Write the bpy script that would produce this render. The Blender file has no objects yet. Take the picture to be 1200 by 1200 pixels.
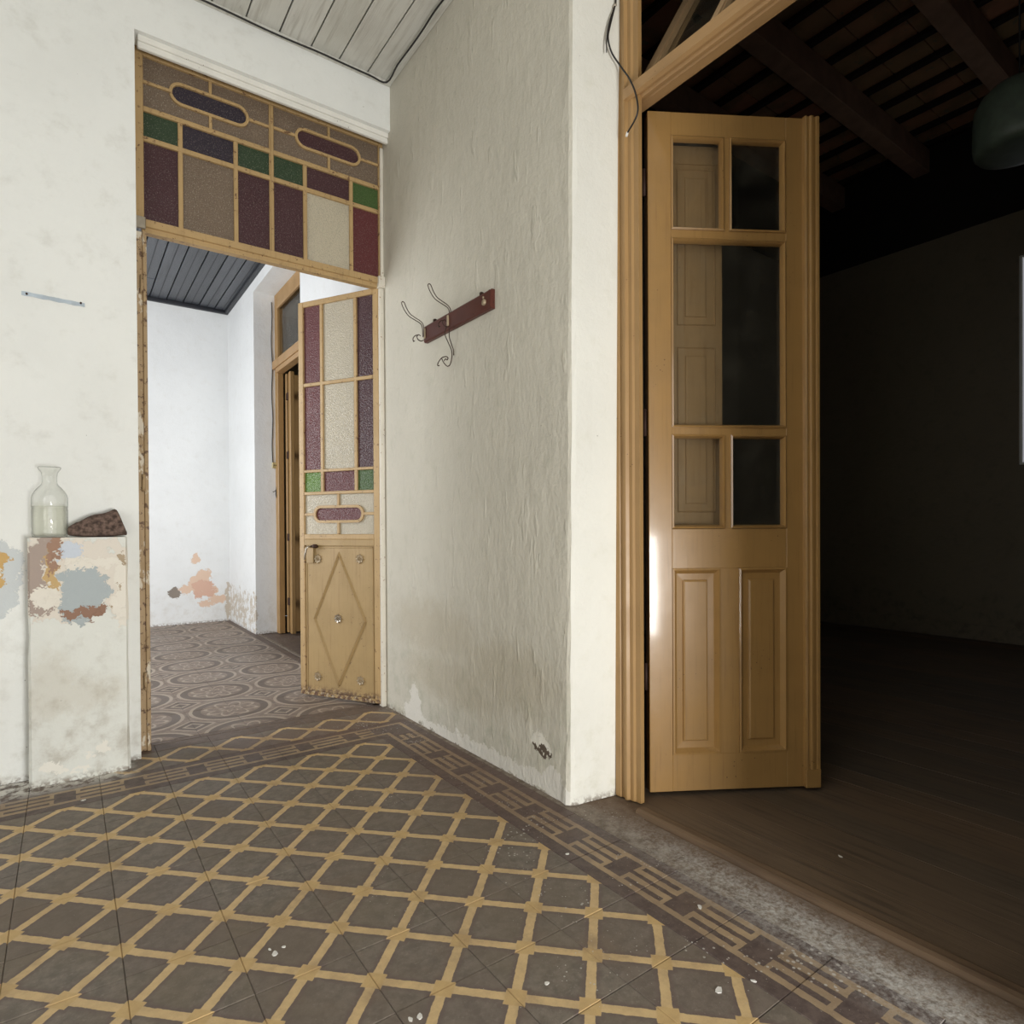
import bpy, bmesh, math, random
from mathutils import Vector, Matrix, Euler
R = random.Random(7)
S = bpy.context.scene
COL = S.collection

# ------------------------------------------------------------------ camera, world, lights, exposure
cam_d = bpy.data.cameras.new('camera'); cam = bpy.data.objects.new('camera', cam_d); COL.objects.link(cam)
cam_d.sensor_width = 36; cam_d.lens = 720.6218/1200*36
cam_d.shift_x = (600-594.1385)/1200; cam_d.shift_y = (624.2884-600)/1200
cam_d.clip_start = .02
yaw, pitch, roll = .6211, -.0069, -.0055
fw = Vector((math.sin(yaw)*math.cos(pitch), math.cos(yaw)*math.cos(pitch), math.sin(pitch)))
rt = Vector((math.cos(yaw), -math.sin(yaw), 0)); up = rt.cross(fw)
rr = math.cos(roll)*rt+math.sin(roll)*up; uu = -math.sin(roll)*rt+math.cos(roll)*up
m = Matrix((rr, uu, -fw)).transposed().to_4x4(); m.translation = Vector((-.2873, -1.5414, .8937))
cam.matrix_world = m
S.camera = cam
S.view_settings.view_transform = 'Standard'; S.view_settings.look = 'None'
S.view_settings.gamma = 1; S.view_settings.exposure = 0.0; S.view_settings.use_curve_mapping = False

W = bpy.data.worlds.new('world'); S.world = W; W.use_nodes = True
W.node_tree.nodes['Background'].inputs[0].default_value = (.75, .85, 1, 1)
W.node_tree.nodes['Background'].inputs[1].default_value = .6

def area(name, loc, direction, sx, sy, power, color=(1, 1, 1)):
    d = bpy.data.lights.new(name, 'AREA'); d.shape = 'RECTANGLE'; d.size = sx; d.size_y = sy
    d.energy = power; d.color = color
    o = bpy.data.objects.new(name, d); COL.objects.link(o); o.location = loc
    o.rotation_euler = Vector(direction).to_track_quat('-Z', 'Y').to_euler()
    return o
# daylight entering by the street doorway behind the camera, and by the patio window of the far room
area('doorway_daylight', (.44, -3.25, .42), (-.05, 1, .12), .72, .80, 92, (1, .99, .965))
area('patio_daylight', (-1.72, 2.75, 1.5), (1, .35, 0), 1.4, 2.0, 88, (.97, .985, 1))
area('side_fill', (-1.88, -1.4, 1.6), (1, .25, -.05), 1.2, 1.5, 16, (.98, .99, 1))  # added fill from the left, no such source is known

# ------------------------------------------------------------------ node helpers
class Mat:
    def __init__(s, name):
        s.m = bpy.data.materials.new(name); s.m.use_nodes = True; s.t = s.m.node_tree; s.t.nodes.clear()
        s.out = s.t.nodes.new('ShaderNodeOutputMaterial')
    def n(s, typ, **k):
        x = s.t.nodes.new(typ)
        for a, b in k.items(): setattr(x, a, b)
        return x
    def put(s, sock, v):
        if v is None: return
        if isinstance(v, bpy.types.NodeSocket): s.t.links.new(v, sock)
        elif isinstance(v, (tuple, list)):
            n = len(sock.default_value); sock.default_value = tuple(v)[:n] if len(v) >= n else tuple(v)+(1,)*(n-len(v))
        else: sock.default_value = v
    def math(s, op, a, b=None, c=None, clamp=False):
        x = s.n('ShaderNodeMath', operation=op, use_clamp=clamp); s.put(x.inputs[0], a)
        if b is not None: s.put(x.inputs[1], b)
        if c is not None: s.put(x.inputs[2], c)
        return x.outputs[0]
    def pos(s): return s.n('ShaderNodeNewGeometry').outputs['Position']
    def objc(s): return s.n('ShaderNodeTexCoord').outputs['Object']
    def rnd(s): return s.n('ShaderNodeObjectInfo').outputs['Random']
    def sep(s, v):
        x = s.n('ShaderNodeSeparateXYZ'); s.put(x.inputs[0], v); return x.outputs
    def comb(s, a, b, c):
        x = s.n('ShaderNodeCombineXYZ')
        for i, v in enumerate((a, b, c)): s.put(x.inputs[i], v)
        return x.outputs[0]
    def vmath(s, op, a, b):
        x = s.n('ShaderNodeVectorMath', operation=op); s.put(x.inputs[0], a); s.put(x.inputs[1], b); return x.outputs[0]
    def noise(s, vec, scale, detail=4, rough=.55, col=False, sc=None):
        if sc: vec = s.vmath('MULTIPLY', vec, sc)
        x = s.n('ShaderNodeTexNoise'); s.put(x.inputs['Vector'], vec); x.inputs['Scale'].default_value = scale
        x.inputs['Detail'].default_value = detail; x.inputs['Roughness'].default_value = rough
        return x.outputs['Color' if col else 'Fac']
    def voro(s, vec, scale, feat='F1', out='Distance'):
        x = s.n('ShaderNodeTexVoronoi', feature=feat); s.put(x.inputs['Vector'], vec); x.inputs['Scale'].default_value = scale
        return x.outputs[out]
    def step(s, v, a, b, lo=0., hi=1.):
        x = s.n('ShaderNodeMapRange', interpolation_type='SMOOTHSTEP'); s.put(x.inputs['Value'], v)
        x.inputs['From Min'].default_value = a; x.inputs['From Max'].default_value = b
        x.inputs['To Min'].default_value = lo; x.inputs['To Max'].default_value = hi
        return x.outputs[0]
    def mix(s, f, a, b, blend='MIX'):
        x = s.n('ShaderNodeMix', data_type='RGBA', blend_type=blend, clamp_factor=True)
        s.put(x.inputs[0], f); s.put(x.inputs[6], a); s.put(x.inputs[7], b); return x.outputs[2]
    def bump(s, h, strength=.3, dist=.01):
        x = s.n('ShaderNodeBump'); x.inputs['Strength'].default_value = strength; x.inputs['Distance'].default_value = dist
        s.put(x.inputs['Height'], h); return x.outputs[0]
    def bsdf(s, color, rough=.6, metal=0, normal=None, spec=.5, **k):
        x = s.n('ShaderNodeBsdfPrincipled'); s.put(x.inputs['Base Color'], color); s.put(x.inputs['Roughness'], rough)
        x.inputs['Metallic'].default_value = metal; x.inputs['Specular IOR Level'].default_value = spec
        if normal is not None: s.put(x.inputs['Normal'], normal)
        for a, b in k.items(): s.put(x.inputs[a], b)
        s.t.links.new(x.outputs[0], s.out.inputs[0]); return x
    def blobs(s, u, v, els, nz, amp=.9, soft=.06):
        """union of ellipses (cu,cv,ru,rv) with noise-torn borders -> 0..1 mask"""
        best = None
        for cu, cv, ru, rv in els:
            a = s.math('DIVIDE', s.math('SUBTRACT', u, cu), ru); b = s.math('DIVIDE', s.math('SUBTRACT', v, cv), rv)
            d = s.math('SQRT', s.math('ADD', s.math('MULTIPLY', a, a), s.math('MULTIPLY', b, b)))
            best = d if best is None else s.math('MINIMUM', best, d)
        d = s.math('ADD', best, s.math('MULTIPLY', s.math('SUBTRACT', nz, .5), amp))
        return s.step(d, 1-soft, 1+soft, 1, 0)

def lin(r, g, b):
    f = lambda c: (c/255/12.92) if c <= 10 else ((c/255+.055)/1.055)**2.4
    return (f(r), f(g), f(b), 1)

# ------------------------------------------------------------------ materials
def plaster(name, base, grime=lin(150, 140, 120), rel=.35, streak=False, grime_h=.5, patches=None):
    a = Mat(name); p = a.pos(); x, y, z = a.sep(p)
    n1 = a.noise(p, 2.2, 5); n2 = a.noise(p, 14, 6, .65); n3 = a.noise(p, 60, 4, .6)
    c = a.mix(a.step(n1, .35, .7, 0, .35), base, tuple(v*.86 for v in base[:3])+(1,))
    c = a.mix(a.step(n2, .5, .8, 0, .25), c, grime)
    low = a.math('MULTIPLY', a.step(z, 0, grime_h, 1, 0), a.step(n2, .42, .72))
    c = a.mix(a.math('MULTIPLY', low, .45), c, grime)
    low2 = a.math('MULTIPLY', a.step(z, 0, .03, .8, 0), a.step(n3, .4, .6)); c = a.mix(low2, c, lin(125, 112, 98))
    spk = a.math('LESS_THAN', a.voro(p, 24), a.math('MULTIPLY', a.step(n1, .45, .7), .05)); c = a.mix(a.math('MULTIPLY', spk, .6), c, lin(90, 80, 70))
    h = a.math('ADD', a.math('MULTIPLY', n2, .6), a.math('MULTIPLY', n3, .15))
    if streak:
        s1 = a.noise(p, 16, 6, .65, sc=(1, 1, .45)); h = a.math('ADD', h, a.math('MULTIPLY', s1, .8))
        ridge = a.step(a.noise(p, 20, 3, .5, sc=(1, 1, .3)), .62, .7); h = a.math('ADD', h, a.math('MULTIPLY', ridge, .35))
    if patches:
        w = a.vmath('ADD', a.vmath('MULTIPLY', a.vmath('SUBTRACT', a.noise(p, 16, 5, .7, col=True), (.5, .5, .5)), (.13, .13, .13)),
                    a.vmath('MULTIPLY', a.vmath('SUBTRACT', a.noise(p, 80, 3, .7, col=True), (.5, .5, .5)), (.03, .03, .03)))
        wx, wy, wz = a.sep(a.vmath('ADD', p, w)); c, h = patches(a, c, h, wx, wy, wz, p, n2)
    a.bsdf(c, .75, normal=a.bump(h, rel, .02), spec=.25)
    return a.m

def pt_left(a, c, h, x, y, z, p, n2):
    nz = a.noise(p, 11, 6, .65)
    for els, col in (([(-.47, .78, .05, .07), (-.49, .68, .06, .08)], lin(206, 211, 212)),
                     ([(-.485, .79, .035, .03), (-.485, .73, .022, .04), (-.51, .76, .03, .05)], lin(206, 170, 112)),
                     ([(-.49, .755, .018, .025)], lin(225, 222, 215))):
        mk = a.blobs(x, z, els, nz, 1.0); c = a.mix(mk, c, col); h = a.math('SUBTRACT', h, a.math('MULTIPLY', mk, .5))
    return c, h
def pt_back(a, c, h, x, y, z, p, n2):
    nz = a.noise(p, 9, 6, .7)
    for els, col in (([(.72, .62, .035, .05), (.78, .44, .07, .09), (.70, .38, .05, .07), (.66, .33, .1, .04), (.80, .31, .1, .06), (.91, .22, .08, .04), (.80, .18, .07, .03)], lin(222, 194, 172)),
                     ([(.78, .36, .1, .05), (.74, .28, .05, .05), (.83, .29, .05, .05)], lin(214, 176, 156)),
                     ([(.53, .30, .05, .05)], lin(140, 130, 120)),
                     ([(1.0, .17, .02, .2)], lin(200, 190, 175))):
        mk = a.blobs(x, z, els, nz, 1.1); c = a.mix(mk, c, col); h = a.math('SUBTRACT', h, a.math('MULTIPLY', mk, .5))
    return c, h
def pt_hook(a, c, h, x, y, z, p, n2):
    nz = a.noise(p, 12, 6, .7)
    mk = a.blobs(y, z, [(1.02, .07, .05, .1), (1.08, .03, .05, .05), (.2, .03, .5, .03), (.6, .02, .5, .025), (.02, .04, .06, .05)], nz, 1.2)
    c = a.mix(mk, c, lin(222, 218, 208))
    mk = a.blobs(y, z, [(.09, .155, .06, .03)], nz, 1.6); c = a.mix(mk, c, lin(226, 222, 210)); h = a.math('SUBTRACT', h, mk)
    mk = a.blobs(y, z, [(.08, .135, .05, .012)], nz, 1.6); c = a.mix(mk, c, lin(96, 84, 72))
    mk = a.blobs(y, z, [(.85, .45, .35, .12), (.3, .35, .3, .12), (.7, .25, .4, .1)], nz, 1.2, .5); c = a.mix(a.math('MULTIPLY', mk, .3), c, lin(165, 150, 120))
    return c, h
def pt_ped(a, c, h, x, y, z, p, n2):
    nz = a.noise(p, 13, 7, .68)
    L = (([(-.34, .76, .10, .14), (-.22, .74, .14, .12), (-.30, .62, .1, .06), (-.14, .72, .06, .14)], lin(226, 218, 206)),   # stripped edge
         ([(-.38, .74, .03, .11), (-.34, .84, .035, .06), (-.36, .62, .03, .03)], lin(172, 156, 146)),
         ([(-.325, .76, .018, .07), (-.33, .70, .015, .05)], lin(200, 170, 122)),
         ([(-.24, .70, .06, .09), (-.27, .61, .05, .05), (-.20, .66, .04, .04)], lin(176, 184, 186)),
         ([(-.28, .82, .03, .04)], lin(205, 212, 222)),
         ([(-.21, .78, .09, .025), (-.12, .66, .035, .12), (-.345, .66, .04, .05)], lin(232, 226, 214)),
         ([(-.285, .592, .035, .012), (-.22, .60, .05, .022)], lin(150, 118, 100)),
         ([(-.325, .85, .02, .03), (-.32, .80, .012, .05)], lin(164, 132, 112)),
         ([(-.125, .80, .012, .03), (-.15, .61, .008, .008), (-.14, .69, .006, .01)], lin(178, 160, 135)))
    for els, col in L:
        mk = a.blobs(x, z, els, nz, 1.25, .04); c = a.mix(mk, c, col); h = a.math('ADD', h, a.math('MULTIPLY', mk, -.25))
    mk = a.blobs(x, z, [(-.34, .38, .07, .08), (-.3, .3, .18, .06)], nz, 1.4, .5); c = a.mix(a.math('MULTIPLY', mk, .22), c, lin(178, 162, 135))
    mk = a.blobs(x, z, [(-.19, .095, .03, .02), (-.33, .06, .04, .02), (-.25, .04, .03, .01)], nz, .8, .1); c = a.mix(mk, c, lin(235, 232, 222))
    return c, h

WHITE = lin(238, 239, 235)
M = {}
M['white'] = plaster('white_plaster', WHITE, lin(190, 184, 168))
M['left'] = plaster('left_wall_plaster', WHITE, lin(186, 182, 170), patches=pt_left)
M['far'] = plaster('far_room_plaster', lin(232, 233, 232), lin(205, 200, 190), patches=pt_back)
M['hook'] = plaster('grey_beige_plaster', lin(206, 201, 187), lin(168, 169, 150), .42, True, .55, pt_hook)
M['reveal'] = plaster('cream_white_plaster', lin(228, 226, 216), lin(200, 197, 175), .35, False, .35)
M['ped'] = plaster('pedestal_plaster', lin(228, 229, 222), lin(165, 155, 138), .45, False, .6, pt_ped)
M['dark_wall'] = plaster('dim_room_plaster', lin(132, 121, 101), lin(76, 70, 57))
M['dark_wall_lit'] = plaster('dim_room_lit_plaster', lin(160, 155, 144), lin(100, 95, 84))  # same plaster lightened; light on the left wall put into the colour
M['near_black'] = plaster('near_black_plaster', lin(38, 34, 30), lin(25, 22, 20))  # near-black plaster for the upper wall band and ceiling slab

def paint(name, base, chip=None, under=lin(120, 85, 50), chips=.0, rough=.32, grain='z', light_chip=None, low=False, coat=False):
    a = Mat(name); p = a.objc(); n = a.noise(p, 6, 5); sc = {'z': (30, 30, 1.5), 'x': (1.5, 30, 30), 'y': (30, 1.5, 30)}[grain]
    g = a.noise(p, 3, 4, .6, sc=sc); n2 = a.noise(p, 45, 5, .7)
    c = a.mix(a.step(n, .35, .7, 0, .5), base, tuple(v*.8 for v in base[:3])+(1,))
    c = a.mix(a.step(g, .5, .8, 0, .35), c, under)
    sp = a.math('LESS_THAN', a.voro(p, 60), a.step(n, .45, .7, 0.02, .13)); c = a.mix(a.math('MULTIPLY', sp, .8), c, lin(70, 48, 28))
    if chips: c = a.mix(a.step(n2, 1-chips-.03, 1-chips+.03), c, chip)
    if light_chip: c = a.mix(a.step(a.noise(p, 16, 6, .7, sc=(1, 1, .35)), light_chip[1]-.02, light_chip[1]+.02), c, light_chip[0])
    if low:
        _, _, zz = a.sep(p); mk = a.math('MULTIPLY', a.step(zz, .03, .075, 1, 0), a.step(n2, .42, .56)); c = a.mix(mk, c, lin(92, 66, 50))
        mk = a.math('MULTIPLY', a.step(zz, .02, .06, 1, 0), a.step(a.noise(p, 55, 4, .7), .54, .62)); c = a.mix(mk, c, lin(190, 176, 150))
    h = a.math('ADD', a.math('MULTIPLY', g, .4), a.math('MULTIPLY', n2, .25))
    a.bsdf(c, a.step(n, .3, .7, rough, rough+.12), normal=a.bump(h, .18 if coat else .25, .003), spec=.5, **({'Coat Weight': .7, 'Coat Roughness': .10} if coat else {}))
    return a.m
OCHRE = lin(196, 158, 104)
M['ochre'] = paint('ochre_door_paint', lin(170, 131, 77), rough=.3, coat=True)
M['ochre_frame'] = paint('ochre_frame_paint', lin(166, 131, 84), rough=.38)
M['ochre_bar'] = paint('ochre_rail_paint', lin(172, 136, 92), rough=.4, grain='y')
M['shutter'] = paint('olive_shutter_paint', lin(186, 156, 118), rough=.5)
M['metal_ochre'] = paint('ochre_metal_paint', lin(182, 152, 106), lin(110, 80, 55), chips=.38, rough=.45, low=True)
M['metal_panel'] = paint('ochre_sheet_paint', lin(168, 141, 96), lin(110, 84, 60), chips=.33, rough=.5, low=True)
M['rusty'] = paint('rusty_bottom_paint', lin(165, 140, 105), lin(80, 60, 45), chips=.5, rough=.7)
M['chipped'] = paint('chipped_jamb_paint', lin(176, 150, 114), lin(104, 78, 58), chips=.42, rough=.6, light_chip=(lin(214, 204, 186), .60))
M['white_chip'] = paint('white_chipped_paint', lin(222, 216, 202), lin(150, 110, 75), chips=.36, rough=.5, under=lin(190, 170, 140))
M['red_wood'] = paint('red_brown_varnish', lin(84, 40, 30), lin(50, 24, 18), chips=.35, rough=.35, grain='y', under=lin(70, 28, 20))
M['white_trim'] = paint('white_trim_paint', lin(236, 234, 226), lin(150, 145, 138), chips=.27, rough=.5, under=lin(225, 222, 214), grain='x')

def simple(name, col, rough=.5, metal=0, nscale=20, var=.25, bump=.1, spec=.5, **k):
    a = Mat(name); p = a.objc(); n = a.noise(p, nscale, 5)
    c = a.mix(a.step(n, .3, .7), col, tuple(v*(1-var) for v in col[:3])+(1,))
    a.bsdf(c, rough, metal, a.bump(n, bump, .004), spec, **k); return a.m
M['wire'] = simple('dark_bronze_wire', lin(66, 46, 36), .45, .3)
M['brass'] = simple('worn_brass_plate', lin(182, 164, 136), .45, .35)
M['steel'] = simple('worn_steel', lin(190, 180, 165), .35, .8)
M['rust'] = simple('dark_rust', lin(70, 48, 38), .7, .3)
M['black_cable'] = simple('black_cable_sheath', lin(30, 27, 25), .5)
M['dark_trim'] = simple('black_blue_trim_paint', lin(38, 40, 46), .45)
M['switch'] = simple('aged_cream_plastic', lin(196, 180, 130), .5)
M['rock'] = simple('brown_rough_stone', lin(122, 102, 92), .95, 0, 75, .7, .9, .2)
M['tape'] = simple('pale_blue_tape', lin(196, 208, 218), .4)
M['enamel'] = simple('grey_green_enamel', lin(92, 104, 90), .5)
M['chip'] = simple('white_paint_flake', lin(235, 232, 225), .7)
M['gap'] = simple('dark_gap', lin(22, 18, 16), .9)
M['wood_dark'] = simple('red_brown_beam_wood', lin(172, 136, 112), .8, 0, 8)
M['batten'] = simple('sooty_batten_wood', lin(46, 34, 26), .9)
M['outside'] = simple('pale_patio_paving', lin(200, 195, 185), .8)

def brick_mat():
    a = Mat('ceiling_brick'); p = a.pos(); n = a.noise(p, 5, 5); r = a.rnd()
    c = a.mix(r, lin(190, 132, 102), lin(164, 136, 98)); c = a.mix(a.step(n, .4, .7, 0, .7), c, lin(130, 112, 80))
    c = a.mix(a.step(a.noise(p, 14, 4), .62, .7), c, lin(140, 128, 100))
    a.bsdf(c, .9, normal=a.bump(n, .5, .02)); return a.m
M['brick'] = brick_mat()

def plank_mat(name, c1, c2, dark, rough, spotted=True):
    a = Mat(name); p = a.pos(); r = a.rnd(); g = a.noise(p, 4, 5, .6, sc=(14, .8, 14)); n = a.noise(p, 3, 4)
    c = a.mix(r, c1, c2); c = a.mix(a.step(g, .45, .75, 0, .6), c, dark)
    c = a.mix(a.step(n, .5, .75, 0, .3), c, dark)
    crk = a.noise(p, 7, 5, .7, sc=(30, 1.5, 30)); c = a.mix(a.step(crk, .68, .72, 0, .7), c, tuple(v*.35 for v in dark[:3])+(1,))
    a.bsdf(c, rough, normal=a.bump(a.math('ADD', g, crk), .25, .004)); return a.m
M['plank'] = plank_mat('grey_ceiling_board_paint', lin(204, 203, 194), lin(216, 215, 208), lin(166, 161, 150), .6)
M['plank_blue'] = plank_mat('dark_blue_grey_board_paint', lin(62, 65, 71), lin(76, 79, 85), lin(42, 44, 49), .35)
M['floor_board'] = plank_mat('dark_floorboards', lin(116, 94, 72), lin(98, 84, 68), lin(58, 48, 38), .7)
M['sill'] = plank_mat('worn_threshold_wood', lin(112, 90, 68), lin(102, 82, 62), lin(68, 52, 40), .65)

def dust(a, c, x, y, p):
    """plaster dust and specks lying along the walls and the doorway"""
    nz = a.noise(p, 18, 6, .7)
    m1 = a.math('MULTIPLY', a.step(y, 1.02, 1.17), a.step(x, -.06, -.14))
    m1 = a.math('MULTIPLY', m1, a.step(nz, .42, .56))
    d = a.math('ABSOLUTE', a.math('SUBTRACT', x, a.math('MULTIPLY_ADD', y, .045, 1.075)))
    m2 = a.math('MULTIPLY', a.step(d, .0, .14, 1, 0), a.step(y, .05, -.75)); m2 = a.math('MULTIPLY', m2, a.step(a.math('MULTIPLY_ADD', a.noise(p, 90, 5, .75), .8, a.math('MULTIPLY', nz, .5)), .5, .82))
    c = a.mix(a.math('MULTIPLY', m1, .9), c, lin(228, 225, 218)); c = a.mix(a.math('MULTIPLY', m2, .75), c, lin(205, 203, 198))
    near = a.step(x, .1, .95, .25, 1.0)
    v = a.voro(p, 70); sz = a.math('MULTIPLY', a.step(a.noise(p, 4, 3), .45, .7), a.math('MULTIPLY', near, .26))
    c = a.mix(a.math('MULTIPLY', a.math('LESS_THAN', v, sz), .7), c, lin(200, 196, 188))
    fine = a.step(a.noise(p, 130, 3, .7), .64, .72); c = a.mix(a.math('MULTIPLY', fine, a.math('MULTIPLY', near, .5)), c, lin(188, 180, 168))
    return c

YEL, YEL2, GRY, PUR = lin(212, 184, 136), lin(196, 168, 126), lin(130, 121, 110), lin(108, 94, 88)
def tile_mat(kind):
    a = Mat('tile_'+kind); o = a.objc(); p = a.pos(); X, Y, Z = a.sep(p)
    w = a.noise(p, 55, 3, .6, col=True); wob = a.vmath('MULTIPLY', a.vmath('SUBTRACT', w, (.5, .5, .5)), (.006, .006, 0))
    x, y, _ = a.sep(a.vmath('ADD', o, wob))
    mott = a.noise(p, 30, 6, .7); big = a.noise(p, 2.5, 4); r = a.rnd()
    gry = a.mix(a.step(mott, .35, .65), GRY, tuple(v*.62 for v in GRY[:3])+(1,)); gry = a.mix(a.step(a.noise(p, 75, 4, .7), .55, .68, 0, .5), gry, lin(150, 140, 128)); gry = a.mix(a.step(big, .4, .65, 0, .6), gry, lin(118, 106, 90))
    gry = a.mix(a.math('MULTIPLY', r, .35), gry, PUR)
    yel = a.mix(a.step(mott, .35, .7), YEL, YEL2); yel = a.mix(a.step(a.noise(p, 9, 6, .7), .5, .72, 0, .5), yel, lin(160, 136, 106))
    if kind == 'lattice':
        A = a.math('ABSOLUTE', a.math('MULTIPLY', a.math('ADD', x, y), .70711)); B = a.math('ABSOLUTE', a.math('MULTIPLY', a.math('SUBTRACT', x, y), .70711))
        da = a.math('ABSOLUTE', a.math('SUBTRACT', A, .0707)); db = a.math('ABSOLUTE', a.math('SUBTRACT', B, .0707))
        band = a.math('MINIMUM', da, db); node = a.math('MAXIMUM', da, db)
        d = a.math('MINIMUM', a.math('SUBTRACT', band, .0100), a.math('SUBTRACT', node, .0205))
        mk = a.step(d, -.0008, .0008, 1, 0); edge = a.math('MULTIPLY', a.step(d, .0, .014, 1, 0), a.step(mott, .3, .55, .5, 1))
        c = a.mix(edge, gry, PUR)
        nd = a.step(node, .018, .022, .35, 0); yel = a.mix(nd, yel, lin(186, 150, 88))
        c = a.mix(mk, c, yel)
    elif kind in ('key', 'corner'):
        if kind == 'corner': x, y = a.math('MAXIMUM', x, y), 9.0
        base = a.mix(a.step(mott, .3, .7), PUR, lin(84, 72, 68))
        ax = a.math('ABSOLUTE', x)
        rail = a.math('MULTIPLY', a.math('GREATER_THAN', ax, .043), a.math('LESS_THAN', ax, .060))
        mk = rail
        if kind == 'key':
            ay = a.math('ABSOLUTE', y)
            blk = a.math('MULTIPLY', a.math('GREATER_THAN', ay, .030), a.math('LESS_THAN', ax, .058))
            mid = a.math('LESS_THAN', ax, .007)
            slot = a.math('MULTIPLY', a.math('MULTIPLY', a.math('GREATER_THAN', ax, .026), a.math('LESS_THAN', ax, .042)), a.math('GREATER_THAN', ay, .042))
            solid = a.math('MULTIPLY', blk, a.math('SUBTRACT', 1, a.math('MAXIMUM', mid, slot)))
            mk = a.math('MAXIMUM', rail, solid)
        mk = a.math('MULTIPLY', mk, a.step(a.noise(p, 7, 5, .65), .3, .6, .95, .6)); c = a.mix(mk, base, a.mix(.6, yel, lin(158, 138, 116)))
    elif kind == 'medallion':
        P = 0.40
        def rep(v, off): return a.math('SUBTRACT', a.math('MODULO', a.math('ADD', a.math('SUBTRACT', v, off), 40.2), P), P/2)
        u = rep(X, .375); v = rep(Y, 1.77); x2, y2, _ = a.sep(wob); u = a.math('ADD', u, x2); v = a.math('ADD', v, y2)
        rad = a.math('SQRT', a.math('ADD', a.math('MULTIPLY', u, u), a.math('MULTIPLY', v, v)))
        base = a.mix(a.step(mott, .3, .7), lin(148, 132, 119), lin(118, 104, 94)); lt = lin(170, 155, 140); dk = lin(108, 96, 87)
        ring = a.math('LESS_THAN', a.math('ABSOLUTE', a.math('SUBTRACT', rad, .155)), .018); c = a.mix(ring, base, dk)
        l1 = a.math('LESS_THAN', a.math('ABSOLUTE', a.math('SUBTRACT', rad, .182)), .008); c = a.mix(l1, c, lt)
        ang = a.math('ARCTAN2', u, v); pet = a.math('ABSOLUTE', a.math('SINE', a.math('MULTIPLY', ang, 4)))
        l2 = a.math('LESS_THAN', a.math('ABSOLUTE', a.math('SUBTRACT', rad, a.math('MULTIPLY_ADD', pet, .05, .07))), .008); c = a.mix(l2, c, lt)
        l3 = a.math('LESS_THAN', a.math('ABSOLUTE', a.math('SUBTRACT', rad, a.math('MULTIPLY_ADD', pet, .025, .025))), .006); c = a.mix(l3, c, lt)
        u3 = rep(X, .575); v3 = rep(Y, 1.97); r3 = a.math('ADD', a.math('ABSOLUTE', u3), a.math('ABSOLUTE', v3))
        c = a.mix(a.math('LESS_THAN', r3, .085), c, dk); c = a.mix(a.math('LESS_THAN', a.math('ABSOLUTE', a.math('SUBTRACT', r3, .088)), .008), c, lt)
        c = a.mix(a.math('LESS_THAN', a.math('ABSOLUTE', a.math('SUBTRACT', r3, .04)), .008), c, lt)
    else:
        c = a.mix(a.step(mott, .3, .7), lin(114, 98, 88), lin(94, 82, 74))
    wear = a.step(a.noise(p, 6, 5, .65), .52, .75, 0, .45); c = a.mix(wear, c, lin(118, 100, 84))
    if kind != 'medallion': 
        red = a.blobs(X, Y, [(.95, .35, .25, .45), (.6, 1.15, .5, .12)], big, 1.0, .5); c = a.mix(a.math('MULTIPLY', red, .35), c, lin(104, 76, 64))
        c = dust(a, c, X, Y, p)
    h = a.math('ADD', mott, a.math('MULTIPLY', a.noise(p, 120, 3), .4))
    a.bsdf(c, a.step(big, .3, .7, .48, .65), normal=a.bump(h, .3, .003), spec=.35)
    return a.m
for k in ('lattice', 'key', 'corner', 'medallion', 'plain'): M['t_'+k] = tile_mat(k)
def strip_mat():
    a = Mat('worn_concrete_strip'); p = a.pos(); X, Y, Z = a.sep(p); n = a.noise(p, 25, 7, .7)
    c = a.mix(a.step(n, .3, .7), lin(150, 138, 124), lin(104, 90, 76)); br = a.step(X, 1.04, 1.10); c = a.mix(a.math('MULTIPLY', br, .7), c, lin(98, 74, 52))
    c = dust(a, c, X, Y, p); a.bsdf(c, .85, normal=a.bump(n, .7, .006)); return a.m
M['strip'] = strip_mat()
M['slab'] = simple('dark_grout_bed', lin(60, 50, 44), .9)

def glass_tex(name, col, trans=.35, spk=.25):
    a = Mat(name); p = a.objc(); v = a.voro(p, 210, 'SMOOTH_F1'); n = a.noise(p, 210, 2); g = a.noise(p, 5, 4)
    cc = a.mix(a.step(g, .4, .7, 0, .3), col, tuple(k*.75 for k in col[:3])+(1,))
    n4 = a.noise(p, 260, 2); cc = a.mix(a.step(n4, .35, .5, .45, 0), cc, tuple(k*.45 for k in col[:3])+(1,))
    cc = a.mix(a.step(n, .56, .70, 0, spk), cc, lin(215, 205, 190))
    nm = a.bump(v, .8, .003)
    pr = a.bsdf(cc, .3, normal=nm, spec=.5)
    tr = a.n('ShaderNodeBsdfTranslucent'); a.put(tr.inputs[0], cc)
    mx = a.n('ShaderNodeMixShader'); mx.inputs[0].default_value = trans
    a.t.links.new(pr.outputs[0], mx.inputs[1]); a.t.links.new(tr.outputs[0], mx.inputs[2]); a.t.links.new(mx.outputs[0], a.out.inputs[0])
    return a.m
M['g_plum'] = glass_tex('plum_glass', lin(90, 60, 65), spk=.25)
M['g_navy'] = glass_tex('dusky_violet_glass', lin(66, 58, 70), spk=.25)
M['g_red'] = glass_tex('wine_red_glass', lin(118, 64, 66), spk=.25)
M['g_green'] = glass_tex('green_glass', lin(86, 114, 64), spk=.15)
M['g_moss'] = glass_tex('dark_green_glass', lin(66, 86, 62), spk=.25)
M['g_lime'] = glass_tex('bright_green_glass', lin(110, 148, 60), spk=.25)
M['g_clear'] = glass_tex('clear_textured_glass', lin(214, 205, 184), spk=.4)
M['g_tan'] = glass_tex('smoky_tan_glass', lin(142, 124, 106), spk=.5)
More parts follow.
